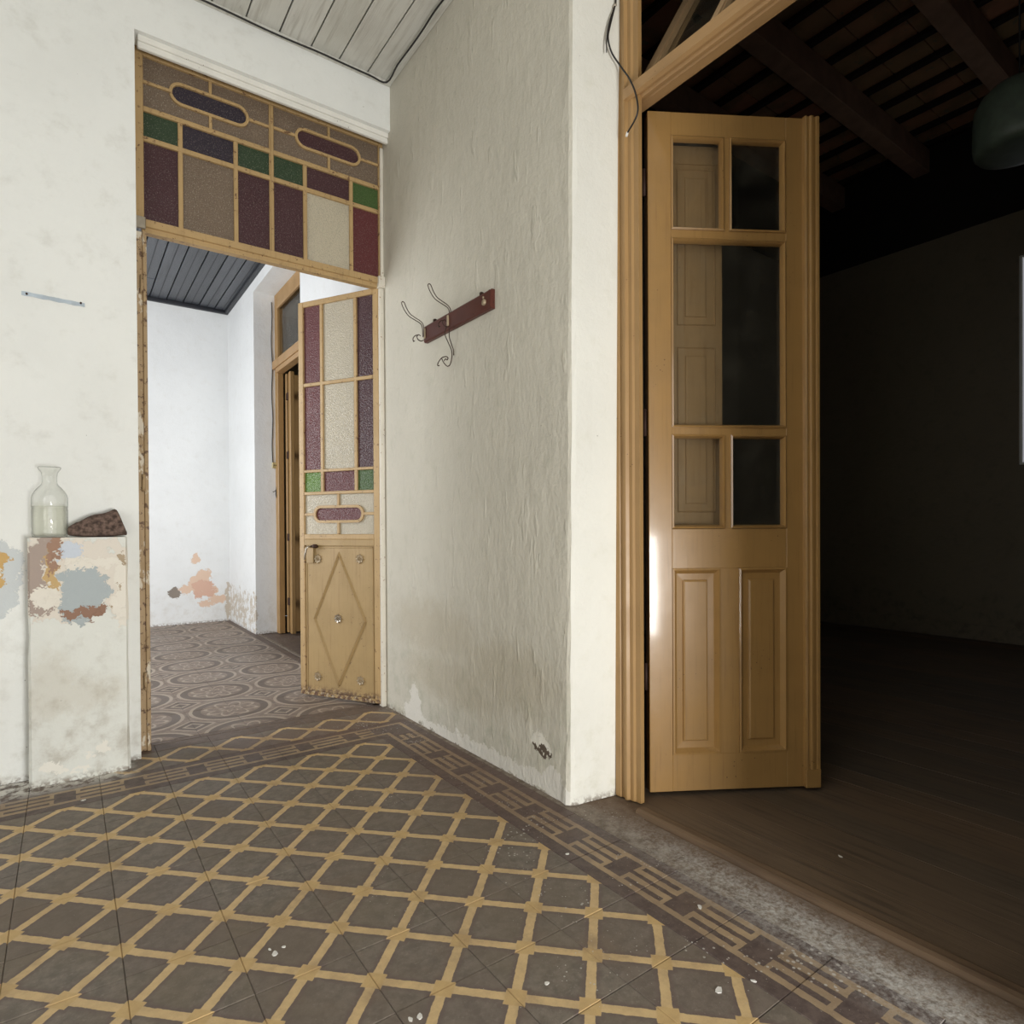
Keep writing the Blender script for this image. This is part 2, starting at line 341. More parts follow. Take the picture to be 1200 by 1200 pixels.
def pane_mat(name, tint, dirt=.12, ior=1.5, edge=1):
    a = Mat(name); p = a.objc()
    t = a.n('ShaderNodeBsdfTransparent'); lw = a.n('ShaderNodeLayerWeight'); lw.inputs[0].default_value = .5
    a.put(t.inputs[0], a.mix(a.math('POWER', lw.outputs['Facing'], 4.0), tint, tuple(v*edge for v in tint[:3])+(1,)))
    g = a.n('ShaderNodeBsdfGlossy'); g.inputs['Roughness'].default_value = .04
    f = a.n('ShaderNodeLayerWeight'); f.inputs[0].default_value = .5; fr = a.math('MULTIPLY_ADD', a.math('POWER', f.outputs['Facing'], 4.0), (ior-1)*1.1, (ior-1)*.08)
    d = a.n('ShaderNodeBsdfDiffuse'); a.put(d.inputs[0], lin(150, 145, 130))
    m1 = a.n('ShaderNodeMixShader'); a.put(m1.inputs[0], fr); a.t.links.new(t.outputs[0], m1.inputs[1]); a.t.links.new(g.outputs[0], m1.inputs[2])
    m2 = a.n('ShaderNodeMixShader'); a.put(m2.inputs[0], a.step(a.noise(p, 12, 5, .7), .4, .8, dirt*.3, dirt*1.5)); a.t.links.new(m1.outputs[0], m2.inputs[1]); a.t.links.new(d.outputs[0], m2.inputs[2])
    a.t.links.new(m2.outputs[0], a.out.inputs[0]); return a.m
M['pane'] = pane_mat('dusty_window_glass', (.88, .87, .83, 1), .05)
M['bottle'] = pane_mat('clear_bottle_glass', (.975, .978, .968, 1), .02, 1.35, .35)
M['water'] = pane_mat('clear_liquid', (.985, .985, .96, 1), .01, 1.2, .6)
a = Mat('lit_frosted_pane'); e = a.n('ShaderNodeEmission'); e.inputs[0].default_value = (.92, .96, 1, 1); e.inputs[1].default_value = .28
a.t.links.new(e.outputs[0], a.out.inputs[0]); M['lit'] = a.m

# ------------------------------------------------------------------ mesh helpers
class MB:
    def __init__(s): s.v = []; s.f = []; s.smooth = False
    def box(s, x0, x1, y0, y1, z0, z1):
        i = len(s.v); s.v += [(x, y, z) for x in (x0, x1) for y in (y0, y1) for z in (z0, z1)]
        s.f += [tuple(i+k for k in q) for q in ((0, 1, 3, 2), (4, 6, 7, 5), (0, 4, 5, 1), (2, 3, 7, 6), (0, 2, 6, 4), (1, 5, 7, 3))]; return s
    def prism(s, poly, h0, h1, plane='xy'):
        """poly in a plane, extruded along the third axis"""
        def P(a, b, h): return {'xy': (a, b, h), 'xz': (a, h, b), 'yz': (h, a, b)}[plane]
        i = len(s.v); n = len(poly); s.v += [P(a, b, h0) for a, b in poly]+[P(a, b, h1) for a, b in poly]
        s.f += [tuple(range(i, i+n)), tuple(range(i+2*n-1, i+n-1, -1))]
        s.f += [(i+k, i+n+k, i+n+(k+1) % n, i+(k+1) % n) for k in range(n)]; return s
    def tube(s, pts, r, n=8, cap=True):
        s.smooth = True; pts = [Vector(p) for p in pts]; i = len(s.v); prev = None
        for k, p in enumerate(pts):
            t = (pts[min(k+1, len(pts)-1)]-pts[max(k-1, 0)]).normalized()
            if prev is None: prev = t.orthogonal().normalized()
            prev = (prev-t*prev.dot(t)).normalized(); b = t.cross(prev)
            rad = r[k] if isinstance(r, (list, tuple)) else r
            s.v += [tuple(p+(prev*math.cos(2*math.pi*j/n)+b*math.sin(2*math.pi*j/n))*rad) for j in range(n)]
        for k in range(len(pts)-1):
            for j in range(n): s.f.append((i+k*n+j, i+k*n+(j+1) % n, i+(k+1)*n+(j+1) % n, i+(k+1)*n+j))
        if cap: s.f += [tuple(i+j for j in range(n-1, -1, -1)), tuple(i+(len(pts)-1)*n+j for j in range(n))]
        return s
    def lathe(s, prof, n=32, c=(0, 0, 0), smooth=True):
        s.smooth = smooth; i = len(s.v)
        for r, z in prof: s.v += [(c[0]+r*math.cos(2*math.pi*j/n), c[1]+r*math.sin(2*math.pi*j/n), c[2]+z) for j in range(n)]
        for k in range(len(prof)-1):
            for j in range(n): s.f.append((i+k*n+j, i+k*n+(j+1) % n, i+(k+1)*n+(j+1) % n, i+(k+1)*n+j))
        s.f += [tuple(i+j for j in range(n-1, -1, -1)), tuple(i+(len(prof)-1)*n+j for j in range(n))]; return s
    def rings(s, rs, cap=True):
        """nested rectangles (x0,x1,z0,z1,y) joined in turn; the last one capped"""
        i = len(s.v)
        for x0, x1, z0, z1, y in rs: s.v += [(x0, y, z0), (x1, y, z0), (x1, y, z1), (x0, y, z1)]
        for k in range(len(rs)-1):
            for j in range(4): s.f.append((i+4*k+j, i+4*k+(j+1) % 4, i+4*k+4+(j+1) % 4, i+4*k+4+j))
        if cap: k = i+4*(len(rs)-1); s.f.append((k, k+1, k+2, k+3))
        return s
    def mesh(s, name, mat, bevel=0):
        me = bpy.data.meshes.new(name); me.from_pydata(s.v, [], s.f)
        for q in (mat if isinstance(mat, (list, tuple)) else [mat]): me.materials.append(M[q])
        bm = bmesh.new(); bm.from_mesh(me); bmesh.ops.recalc_face_normals(bm, faces=bm.faces)
        if bevel:
            es = [e for e in bm.edges if len(e.link_faces) == 2 and e.calc_face_angle(0) > .5]
            bmesh.ops.bevel(bm, geom=es, offset=bevel, segments=1, affect='EDGES', clamp_overlap=True)
        bm.to_mesh(me); bm.free()
        if s.smooth: me.shade_smooth()
        return me
    def build(s, name, mat, parent=None, bevel=0, loc=None):
        o = bpy.data.objects.new(name, s.mesh(name, mat, bevel)); COL.objects.link(o)
        if parent: o.parent = parent
        if loc: o.location = loc
        return o
def tag(o, label=None, cat=None, group=None, kind=None):
    for k, v in (('label', label), ('category', cat), ('group', group), ('kind', kind)):
        if v: o[k] = v
    return o
def empty(name, loc, rz=0, **k):
    o = bpy.data.objects.new(name, None); COL.objects.link(o); o.location = loc; o.rotation_euler = (0, 0, rz); o.empty_display_size = .1
    return tag(o, **k)
def inst(me, name, loc, parent, rot=(0, 0, 0)):
    o = bpy.data.objects.new(name, me); COL.objects.link(o); o.location = loc; o.rotation_euler = rot; o.parent = parent; return o
def spline(pts, n=8):
    pts = [Vector(p) for p in pts]; out = []; P = [pts[0]]+pts+[pts[-1]]
    for k in range(1, len(P)-2):
        a, b, c, d = P[k-1:k+3]
        for j in range(n):
            t = j/n; out.append(.5*((2*b)+(c-a)*t+(2*a-5*b+4*c-d)*t*t+(3*b-3*c+d-a)*t**3))
    return out+[pts[-1]]

# ------------------------------------------------------------------ walls
WX, YB, ZA, ZB, ZD = 1.018, 1.25, 3.07, 3.04, 4.0
def st(o, label=None): return tag(o, label, 'room', kind='structure')
def wall(name, mat, parts, label):
    b = MB()
    for p in parts: b.box(*p)
    o = b.build(name, mat); tag(o, label, 'wall', kind='structure'); return o

# right wall (coat hook wall), its thickness holds two openings
y1a, y1b, y2a, y2b = -1.42, -.075, 2.69, 3.97
b = MB()
b.box(WX, 1.25, -3.4, y1a, 0, ZD); b.box(WX, 1.25, y1a, -.05, 2.86, ZD)
b.box(WX, 1.25, y2a, y2b, 2.92, ZD); b.box(WX, 1.25, y2b, 5.2, 0, ZD)
NZ = 26; i0 = len(b.v); rnd = random.Random(3)
for k in range(NZ+1):
    z = 2.86*k/NZ; ye = -.056-.012*z; j = [rnd.uniform(-.0022, .0022) for _ in range(6)]; base = .012*max(0, 1-z/.08)
    flare = .006 if z < .1 else 0
    b.v += [(1.25, y2a, z), (WX, y2a, z), (WX, YB+.1, z), (WX+j[3]*.5, ye+.05, z), (WX+j[0]-flare*.6, ye+.016+j[4], z), (WX+.005+j[1], ye+.004, z),
            (WX+.02+j[2], ye-flare*.5+j[5], z), (1.10, ye-.010+j[0], z), (1.19, ye-.026, z), (1.25, ye-.026, z)]
for k in range(NZ):
    for q in range(10):
        a_, c_ = i0+10*k+q, i0+10*k+(q+1) % 10; b.f.append((a_, c_, c_+10, a_+10))
b.f.append(tuple(i0+q for q in range(9, -1, -1))); b.f.append(tuple(i0+10*NZ+q for q in range(10)))
b.box(WX, 1.25, -.05, YB+.1, 2.86, ZD).box(WX, 1.25, YB+.1, y2a, 2.86, ZD)
o = b.build('wall_right', ['hook', 'reveal', 'far'])
for f in o.data.polygons:
    c = f.center
    if c.y > 1.9: f.material_index = 2
    elif f.normal.x < -.75: f.material_index = 0
    else: f.material_index = 1
tag(o, 'rough grey beige plastered wall carrying the coat hooks, ending in a white rounded reveal', 'wall', kind='structure')

# doorway wall at the back of our room
JX = -.058
o = wall('wall_back', ['left', 'white', 'far'], [(-2.0, JX, YB, YB+.2, 0, ZA), (JX, WX, YB, YB+.2, 2.845, ZA), (-2.0, WX, YB, YB+.2, ZA, 3.2)],
         'white plastered wall around the stained glass doorway, flaking at lower left')
for f in o.data.polygons: f.material_index = 2 if f.center.y > YB+.15 else 0
wall('wall_left', 'white', [(-2.1, -2.0, -3.4, -2.0, 0, ZA), (-2.1, -2.0, -.8, 1.45, 0, ZA), (-2.1, -2.0, -2.0, -.8, 0, .85), (-2.1, -2.0, -2.0, -.8, 2.35, ZA)], 'white plastered wall with a window, left of the camera')
wall('wall_front', 'white', [(-2.1, -.1, -3.5, -3.4, 0, ZA), (.9, 1.25, -3.5, -3.4, 0, ZA), (-.1, .9, -3.5, -3.4, 2.15, ZA)], 'white plastered wall with the street doorway, behind the camera')
# far room
o = wall('wall_back', 'far', [(-2.0, 1.25, 5.0, 5.12, 0, 3.2)], 'white end wall of the room beyond, pink patch of lost plaster at its foot')
wall('wall_left', 'far', [(-2.0, -1.9, 1.45, 2.4, 0, 3.2), (-2.0, -1.9, 4.2, 5.0, 0, 3.2), (-2.0, -1.9, 2.4, 4.2, 0, .4), (-2.0, -1.9, 2.4, 4.2, 2.6, 3.2)], 'white wall with the patio window in the room beyond')
# dim room on the right
wall('wall_back', 'dark_wall_lit', [(1.25, 5.53, 1.5, 1.6, 0, 3.25)], 'dim dirty plaster wall on the left of the dark room')
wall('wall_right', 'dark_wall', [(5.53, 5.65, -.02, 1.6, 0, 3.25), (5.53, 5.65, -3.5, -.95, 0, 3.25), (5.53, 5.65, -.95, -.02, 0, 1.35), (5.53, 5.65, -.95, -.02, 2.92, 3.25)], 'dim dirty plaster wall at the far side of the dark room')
wall('trim_1', 'near_black', [(1.25, 5.53, 1.49, 1.6, 3.25, 4.3), (5.52, 5.65, -3.5, 1.6, 3.25, 4.3)], 'near black upper band of the dark room walls below the beams')
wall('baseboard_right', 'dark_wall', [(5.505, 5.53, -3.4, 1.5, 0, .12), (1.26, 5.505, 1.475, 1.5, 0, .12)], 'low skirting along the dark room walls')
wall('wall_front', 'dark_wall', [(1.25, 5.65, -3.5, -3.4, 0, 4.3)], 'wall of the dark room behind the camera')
# small dark room behind the far doorway
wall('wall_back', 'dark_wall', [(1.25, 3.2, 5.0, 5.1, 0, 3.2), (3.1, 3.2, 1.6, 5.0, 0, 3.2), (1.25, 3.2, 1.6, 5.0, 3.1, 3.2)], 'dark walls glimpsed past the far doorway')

# ------------------------------------------------------------------ floors
fl = MB().box(-2.0, 1.0, -3.4, 1.39, -.08, -.012).build('floor', 'slab'); st(fl, 'floor of patterned cement tiles, ochre lattice on grey with a key border')
def tile_mesh(name, sx, sy, mat):
    b = MB(); hx, hy, e, h = sx/2, sy/2, .0014, .012
    b.v = [(-hx, -hy, -h), (hx, -hy, -h), (hx, hy, -h), (-hx, hy, -h), (-hx, -hy, -e), (hx, -hy, -e), (hx, hy, -e), (-hx, hy, -e),
           (-hx+e, -hy+e, 0), (hx-e, -hy+e, 0), (hx-e, hy-e, 0), (-hx+e, hy-e, 0)]
    b.f = [(0, 1, 5, 4), (1, 2, 6, 5), (2, 3, 7, 6), (3, 0, 4, 7), (4, 5, 9, 8), (5, 6, 10, 9), (6, 7, 11, 10), (7, 4, 8, 11), (8, 9, 10, 11)]
    return b.mesh(name, mat)
T = .1992
tl = tile_mesh('floor_tile', T, T, 't_lattice'); tk = tile_mesh('border_tile', T, T, 't_key'); tc = tile_mesh('corner_tile', T, T, 't_corner')
tp = tile_mesh('cut_tile', T, .088, 't_plain')
def tilt(): return R.uniform(-.0022, .0022)
for i in range(-9, 4):
    for j in range(-8, 5):
        inst(tl, 'floor_tile', (.1+.2*i, .2*j, R.uniform(-.0005, .0003)), fl, (tilt(), tilt(), 0))
for j in range(-8, 5): inst(tk, 'border_tile', (.9, .2*j, R.uniform(-.0006, .0002)), fl, (tilt(), tilt(), 0))
for i in range(-9, 4):
    inst(tk, 'border_tile', (.1+.2*i, 1.0, R.uniform(-.0006, .0002)), fl, (tilt(), tilt(), math.pi/2))
inst(tc, 'corner_tile', (.9, 1.0, 0), fl)
tq = tile_mesh('cut_tile', T, .148, 't_plain')
for i in range(-9, -1): inst(tq, 'cut_tile', (.1+.2*i, 1.175, -.0005), fl)
for i in range(-1, 5): inst(tl, 'floor_tile', (.1+.2*i, 1.2, R.uniform(-.0008, 0)), fl, (tilt(), tilt(), 0)); inst(tp, 'cut_tile', (.1+.2*i, 1.3455, -.0005), fl)
# worn concrete strip and wooden sill of the right doorway
MB().box(1.0, 1.143, -3.0, YB+.1, -.08, -.001).build('threshold_strip', 'strip', fl)
MB().box(1.143, 1.262, -.25, -.04, -.08, -.002).build('threshold_strip', 'strip', fl)
sl = MB().prism([(1.150, -.01), (1.154, .009), (1.165, .013), (1.188, .013), (1.198, .008), (1.20, -.01)], -1.42, -.212, 'xz')
o = sl.build('trim_2', 'sill'); st(o, 'worn wooden sill strip across the open doorway on the right')
# far room floor
f2 = MB().box(-2.0, 1.03, 1.39, 5.0, -.08, -.012).build('floor', 'slab'); st(f2, 'floor of brown medallion tiles in the room beyond the doorway')
tm = tile_mesh('medallion_tile', T, T, 't_medallion'); te = tile_mesh('edge_tile', .0508, T, 't_plain'); ts = tile_mesh('strip_tile', T, .036, 't_plain')
for i in range(-5, 5):
    x = .275+.2*(i-1)
    inst(ts, 'strip_tile', (x, 1.409, 0), f2)
    for j in range(18): inst(tm, 'medallion_tile', (x, 1.53+.2*j, R.uniform(-.0007, .0003)), f2, (tilt(), tilt(), 0))
for j in range(18): inst(te, 'edge_tile', (1.0015, 1.53+.2*j, 0), f2)
MB().box(1.03, 3.2, 2.6, 5.0, -.08, -.004).build('threshold_slab', 't_plain', f2)
MB().box(1.035, 1.06, 2.69, 3.97, -.01, .001).build('threshold_strip', 'strip', f2)
# dark room floor boards
f3 = MB().box(1.2, 5.53, -3.4, 1.5, -.08, -.03).build('floor', 'gap'); st(f3, 'dark worn floorboards of the dim room on the right')
for k in range(36):
    bm_ = MB().box(-.0594, .0594, -2.45, 2.45, -.03, 0).mesh('floor_board', 'floor_board') if k == 0 else bm_
    inst(bm_, 'floor_board', (1.262+.12*k, -.95, R.uniform(-.002, 0)), f3)

# ------------------------------------------------------------------ ceilings
cl = MB().box(-2.0, WX, -3.4, YB+.2, ZA+.016, 3.2).build('ceiling', 'gap'); st(cl, 'ceiling of grey painted boards with dark joints')
seams = [1.018, .896, .757, .6266, .488, .350, .217]
while seams[-1] > -1.95: seams.append(seams[-1]-.1345)
for a_, c_ in zip(seams, seams[1:]):
    g = .003; MB().box(c_+g, a_-g, -3.4, YB, ZA+R.uniform(0, .002), ZA+.018).build('ceiling_board', 'plank', cl, .0015)
MB().box(-2.0, WX, YB-.022, YB, ZA-.014, ZA+.002).build('cornice_strip', 'plank', cl, .003)
MB().box(WX-.026, WX, -3.4, YB-.022, ZA-.012, ZA+.002).build('cornice_strip', 'plank', cl, .003)
pts = [(-.9+.12*k, YB-.03+R.uniform(-.004, .004), ZA-.019+R.uniform(-.003, 0)) for k in range(16)]+[(.985, YB-.038, ZA-.022)]+[(.978+R.uniform(-.003, .003), YB-.05-.12*k, ZA-.020+R.uniform(-.003, 0)) for k in range(1, 20)]
o = MB().tube(spline(pts, 4), .0042, 6).build('electric_cable', 'black_cable')
tag(o, 'black electric cable running along the edge of the grey board ceiling', 'cable')
c2 = MB().box(-2.0, 1.03, YB+.2, 5.0, ZB+.02, 3.2).build('ceiling', 'gap'); st(c2, 'dark blue grey board ceiling of the room beyond')
x = 1.03
k = 0
while x > -1.95:
    w = .1365; z = ZB+R.uniform(0, .004)
    cuts = [1.45, 4.25+.05*k, 5.0] if k == 5 else [1.45, 5.0]
    for ya, yb in zip(cuts, cuts[1:]):
        bb = MB().box(x-w+.004, x-.004, ya, yb-.006, z, ZB+.022)
        bo = bb.build('ceiling_board', 'plank_blue', c2, .003); MB().box(x-w/2-.0035, x-w/2+.0035, ya, yb-.006, z-.0015, z+.001).build('bead', 'dark_trim', bo)
    x -= w; k += 1
for bx in ((-2, 1.03, 4.955, 5.0), (.985, 1.03, 1.45, 4.955)):
    b = MB().box(bx[0], bx[1], bx[2], bx[3], ZB-.03, ZB+.005); b.build('cornice_strip', 'dark_trim', c2, .008)
# dark room ceiling: beams, battens, bricks
c3 = MB().box(1.25, 5.53, -3.4, 1.5, ZD+.06, 4.3).build('ceiling', 'near_black'); st(c3, 'beamed brick ceiling of the dark room')
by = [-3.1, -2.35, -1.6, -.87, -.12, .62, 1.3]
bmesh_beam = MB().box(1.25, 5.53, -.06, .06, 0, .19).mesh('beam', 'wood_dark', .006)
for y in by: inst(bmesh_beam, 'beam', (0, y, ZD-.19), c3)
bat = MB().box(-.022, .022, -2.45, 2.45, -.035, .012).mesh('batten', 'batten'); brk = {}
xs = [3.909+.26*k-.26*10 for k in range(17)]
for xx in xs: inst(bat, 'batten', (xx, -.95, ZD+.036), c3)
for q, xx in enumerate(xs[:-1]):
    for y0, y1 in zip(by, by[1:]):
        n = 3 if q > 5 else 1; L = (y1-y0)/n
        key = round(L, 3)
        if key not in brk: brk[key] = MB().box(-.106, .106, -L/2+.003, L/2-.003, 0, .03).mesh('ceiling_brick', 'brick', .003)
        for s_ in range(n): inst(brk[key], 'ceiling_brick', (xx+.13, y0+L*(s_+.5), ZD+.028+R.uniform(0, .004)), c3)

# ------------------------------------------------------------------ stained glass transom (window over the doorway)
yf = 1.34
wn = MB()
wn.box(JX, -.022, yf, yf+.035, 2.152, 2.845); wn.box(.996, WX, yf, yf+.035, 2.152, 2.845); wn.box(-.022, .996, yf, yf+.035, 2.815, 2.845)
tr = wn.build('window_1', 'metal_ochre', bevel=.002); tag(tr, 'stained glass transom with plum, green and tan panes in ochre metal bars', 'window', kind='structure')
MB().prism([(yf+.036, 2.102), (yf+.036, 2.153), (yf-.006, 2.153), (yf-.006, 2.124), (yf+.002, 2.122), (yf+.002, 2.102)], -.03, WX, 'yz').build('bottom_rail', 'metal_ochre', tr)
MB().box(JX, -.018, yf-.014, yf-.002, 2.110, 2.158).build('corner_plate', 'steel', tr, .002)
MB().box(.985, WX+.01, yf-.02, yf+.03, 2.10, 2.158).build('corner_plate', 'white_chip', tr, .003)
MB().box(1.0, WX-.001, yf-.012, yf, 2.152, 2.80).build('edge_strip', 'white_chip', tr, .003)
bar = .011
def vb(x, z0, z1, w=.018): MB().box(x-w/2, x+w/2, yf+.003, yf+.028, z0, z1).build('muntin', 'metal_ochre', tr, .002)
def hb(z, x0, x1, w=.020): MB().box(x0, x1, yf+.0015, yf+.0295, z-w/2, z+w/2).build('muntin', 'metal_ochre', tr, .002)
hb(2.483, -.022, .996); hb(2.604, -.022, .996); vb(.4795, 2.152, 2.815, .020)
for x in (.1115, .328, .630, .854): vb(x, 2.152, 2.594)
def pane(x0, x1, z0, z1, mat, par=None, y=None, name='glass_pane'):
    y = yf+.013 if y is None else y
    return MB().box(x0, x1, y, y+.004, z0, z1).build(name, mat, par or tr)
for (x0, x1), mats in zip(((-.022, .1025), (.1205, .319), (.337, .4695), (.4895, .621), (.639, .845), (.863, .996)),
                          (('g_plum', 'g_moss'), ('g_tan', 'g_navy'), ('g_plum', 'g_moss'), ('g_plum', 'g_moss'), ('g_clear', 'g_plum'), ('g_red', 'g_green'))):
    pane(x0, x1, 2.152, 2.473, mats[0]); pane(x0, x1, 2.493, 2.594, mats[1])
def stadium(cx, cz, hw, hh, n=10):
    """rounded bar outline, from the right end round"""
    P = []
    for k in range(n+1): a_ = -math.pi/2+math.pi*k/n; P.append((cx+hw-hh+hh*math.cos(a_), cz+hh*math.sin(a_)))
    for k in range(n+1): a_ = math.pi/2+math.pi*k/n; P.append((cx-hw+hh+hh*math.cos(a_), cz+hh*math.sin(a_)))
    return P
def oval_cell(par, x0, x1, z0, z1, cx, cz, hw, hh, w, y0, y1, yp, quad, core, mat='metal_ochre', loc_s=1):
    """oval pane in a ring with four ticks and four quarter panes around it"""
    o_, i_ = stadium(cx, cz, hw+w, hh+w), stadium(cx, cz, hw, hh); n = len(o_); b = MB()
    b.v = [(p[0], y0, p[1]) for p in o_]+[(p[0], y0, p[1]) for p in i_]+[(p[0], y1, p[1]) for p in o_]+[(p[0], y1, p[1]) for p in i_]
    for k in range(n):
        l = (k+1) % n; b.f += [(k, l, n+l, n+k), (2*n+k, 3*n+k, 3*n+l, 2*n+l), (k, 2*n+k, 2*n+l, l), (n+k, n+l, 3*n+l, 3*n+k)]
    b.build('oval_ring', mat, par)
    t = w/2; ya, yb = min(y0, y1)+.001, max(y0, y1)-.001
    for q in ((cx-t, cx+t, z0, cz-hh-w*.6), (cx-t, cx+t, cz+hh+w*.6, z1), (x0, cx-hw-w*.6, cz-t, cz+t), (cx+hw+w*.6, x1, cz-t, cz+t)):
        MB().box(q[0], q[1], ya, yb, q[2], q[3]).build('muntin', mat, par, .001)
    MB().prism(stadium(cx, cz, hw+.002, hh+.002), yp, yp+.004, 'xz').build('oval_pane', core, par)
    ow, oh = hw+w*.5, hh+w*.5
    for sx, sz, qm in zip((1, 1, -1, -1), (1, -1, 1, -1), quad):
        X = (x1 if sx > 0 else x0); Zz = (z1 if sz > 0 else z0)
        arc = []
        for k in range(7): a_ = math.pi/2*k/6; arc.append((cx+sx*(ow-oh+oh*math.cos(a_)), cz+sz*oh*math.sin(a_)))
        poly = [(X, cz+sz*.002), (X, Zz), (cx+sx*.002, Zz), (cx+sx*.002, cz+sz*oh)]+arc[::-1]
        poly[-1] = (poly[-1][0], cz+sz*.002)
        MB().prism(poly, yp, yp+.0035, 'xz').build('glass_pane', qm, par)
oval_cell(tr, -.022, .4695, 2.614, 2.815, .228, 2.714, .145, .036, .012, yf+.003, yf+.027, yf+.013, ['g_tan']*4, 'g_navy')
oval_cell(tr, .4895, .996, 2.614, 2.815, .745, 2.718, .148, .036, .012, yf+.003, yf+.027, yf+.013, ['g_tan']*4, 'g_plum')
for x in (.4795,): MB().box(x-.004, x+.004, yf-.004, yf+.003, 2.152, 2.815).build('seam_strip', 'metal_ochre', tr)
# white moulding above it and the jambs of the doorway
o = MB().box(-.046, WX, 1.274, 1.292, 2.797, 2.822).box(-.046, WX, 1.268, 1.30, 2.822, 2.845).build('trim_3', 'white_trim', bevel=.003); st(o, 'narrow white moulding over the stained glass transom')
d2 = MB().box(JX, -.030, yf-.002, yf+.03, 0, 2.10).box(-.030, -.016, yf-.012, yf+.02, 0, 2.10).build('door_2', 'chipped', bevel=.002)
tag(d2, 'chipped metal door frame of the stained glass doorway', 'door frame', kind='structure')
MB().box(.993, WX-.001, yf-.01, yf+.03, 0, 2.10).build('jamb', 'white_chip', d2, .003)
for z in (.25, 1.05, 1.85): MB().tube([(-.034, yf-.016, z), (-.034, yf-.016, z+.07)], .006, 8).build('hinge_pin', 'chipped', d2)

# ------------------------------------------------------------------ the metal door leaf
ml = empty('metal_door_leaf', (.990, 1.347, 0), math.atan2(.865, -.501), label='narrow ochre metal door leaf with wine red glass above a pressed diamond panel', cat='door')
MB().box(0, .034, -.028, 0, .012, 2.108).box(.487, .520, -.028, 0, .012, 2.108).box(.034, .487, -.028, 0, 2.080, 2.108).box(.034, .487, -.028, 0, .842, .869).build('frame', 'metal_ochre', ml, .0025)
MB().box(.034, .487, -.020, .001, .808, .842).build('middle_rail', 'metal_panel', ml, .002)
MB().box(.034, .487, -.026, .003, .012, .034).build('bottom_rail', 'metal_panel', ml, .002)
MB().box(.034, .487, -.018, -.008, .03, .81).build('pressed_panel', 'metal_panel', ml)
b = MB(); dm = [(.262, .764), (.425, .420), (.268, .080), (.096, .422)]; cx, cz = .264, .421
def dscale(k, y): return [(cx+(p[0]-cx)*k, y, cz+(p[1]-cz)*k) for p in dm]
for k, y in ((1.045, -.009), (1.0, .001), (.955, -.009)): b.v += dscale(k, y)
for r_ in (0, 1):
    for j in range(4): b.f.append((4*r_+j, 4*r_+(j+1) % 4, 4*r_+4+(j+1) % 4, 4*r_+4+j))
b.build('diamond_moulding', 'metal_panel', ml)
MB().box(.044, .479, -.009, -.004, .796, .803).box(.044, .479, -.009, -.004, .036, .042).box(.044, .050, -.009, -.004, .036, .803).box(.473, .479, -.009, -.004, .036, .803).build('panel_bead', 'metal_panel', ml, .0015)
rb = MB(); 
rb.smooth = False
NP = 8; cpt = len(rb.v); rb.v.append((0, .014, 0))
for ring, (rad, yy) in enumerate(((.007, .010), (.013, .004), (.023, .008), (.026, -.004))):
    for j in range(NP*2):
        rr_ = rad*(1 if j % 2 == 0 else .72); a_ = math.pi*j/NP; rb.v.append((rr_*math.cos(a_), yy*(1 if j % 2 == 0 else .5), rr_*math.sin(a_)))
for j in range(2*NP):
    rb.f.append((0, 1+j, 1+(j+1) % (2*NP)))
    for r_ in range(3): q = 1+r_*2*NP; rb.f.append((q+j, q+2*NP+j, q+2*NP+(j+1) % (2*NP), q+(j+1) % (2*NP)))
rosm = rb.mesh('rosette', 'brass')
rosw = rb.mesh('rosette', 'steel')
for s_, z, mm in ((.399, .738, rosm), (.126, .742, rosm), (.405, .113, rosm), (.126, .117, rosm), (.268, .428, rosw)): inst(mm, 'rosette', (s_, -.006, z), ml)
for s_ in (.365, .145): MB().box(s_-.009, s_+.009, -.024, -.001, 1.093, 2.080).build('muntin', 'metal_ochre', ml, .002)
for z, w in ((1.664, .018), (1.204, .014), (1.086, .016)): MB().box(.034, .487, -.0235, -.0005, z-w/2, z+w/2).build('muntin', 'metal_ochre', ml, .002)
for (s0, s1), mats in zip(((.034, .136), (.154, .356), (.374, .487)), (('g_plum', 'g_plum', 'g_green'), ('g_clear', 'g_clear', 'g_red'), ('g_red', 'g_red', 'g_lime'))):
    for (z0, z1), mm in zip(((1.673, 2.080), (1.211, 1.655), (1.094, 1.197)), mats): pane(s0, s1, z0, z1, mm, ml, -.015)
oval_cell(ml, .034, .487, .869, 1.078, .262, .974, .150, .032, .014, -.022, -.002, -.015, ['g_clear']*4, 'g_red')
h = MB().box(.425, .470, -.002, .002, .715, .812).build('lock_plate', 'metal_panel', ml, .001)
MB().tube([(.405, -.004, .806), (.405, .022, .806)], .010, 10).tube([(.398, .010, .800), (.43, .012, .806)], .005, 8).build('latch_knob', 'rust', ml)
MB().tube([(.437, .0, .803), (.437, .028, .803), (.443, .032, .795), (.452, .032, .765), (.458, .03, .735)], [.006, .006, .006, .0055, .004], 8).build('lever_handle', 'steel', ml)

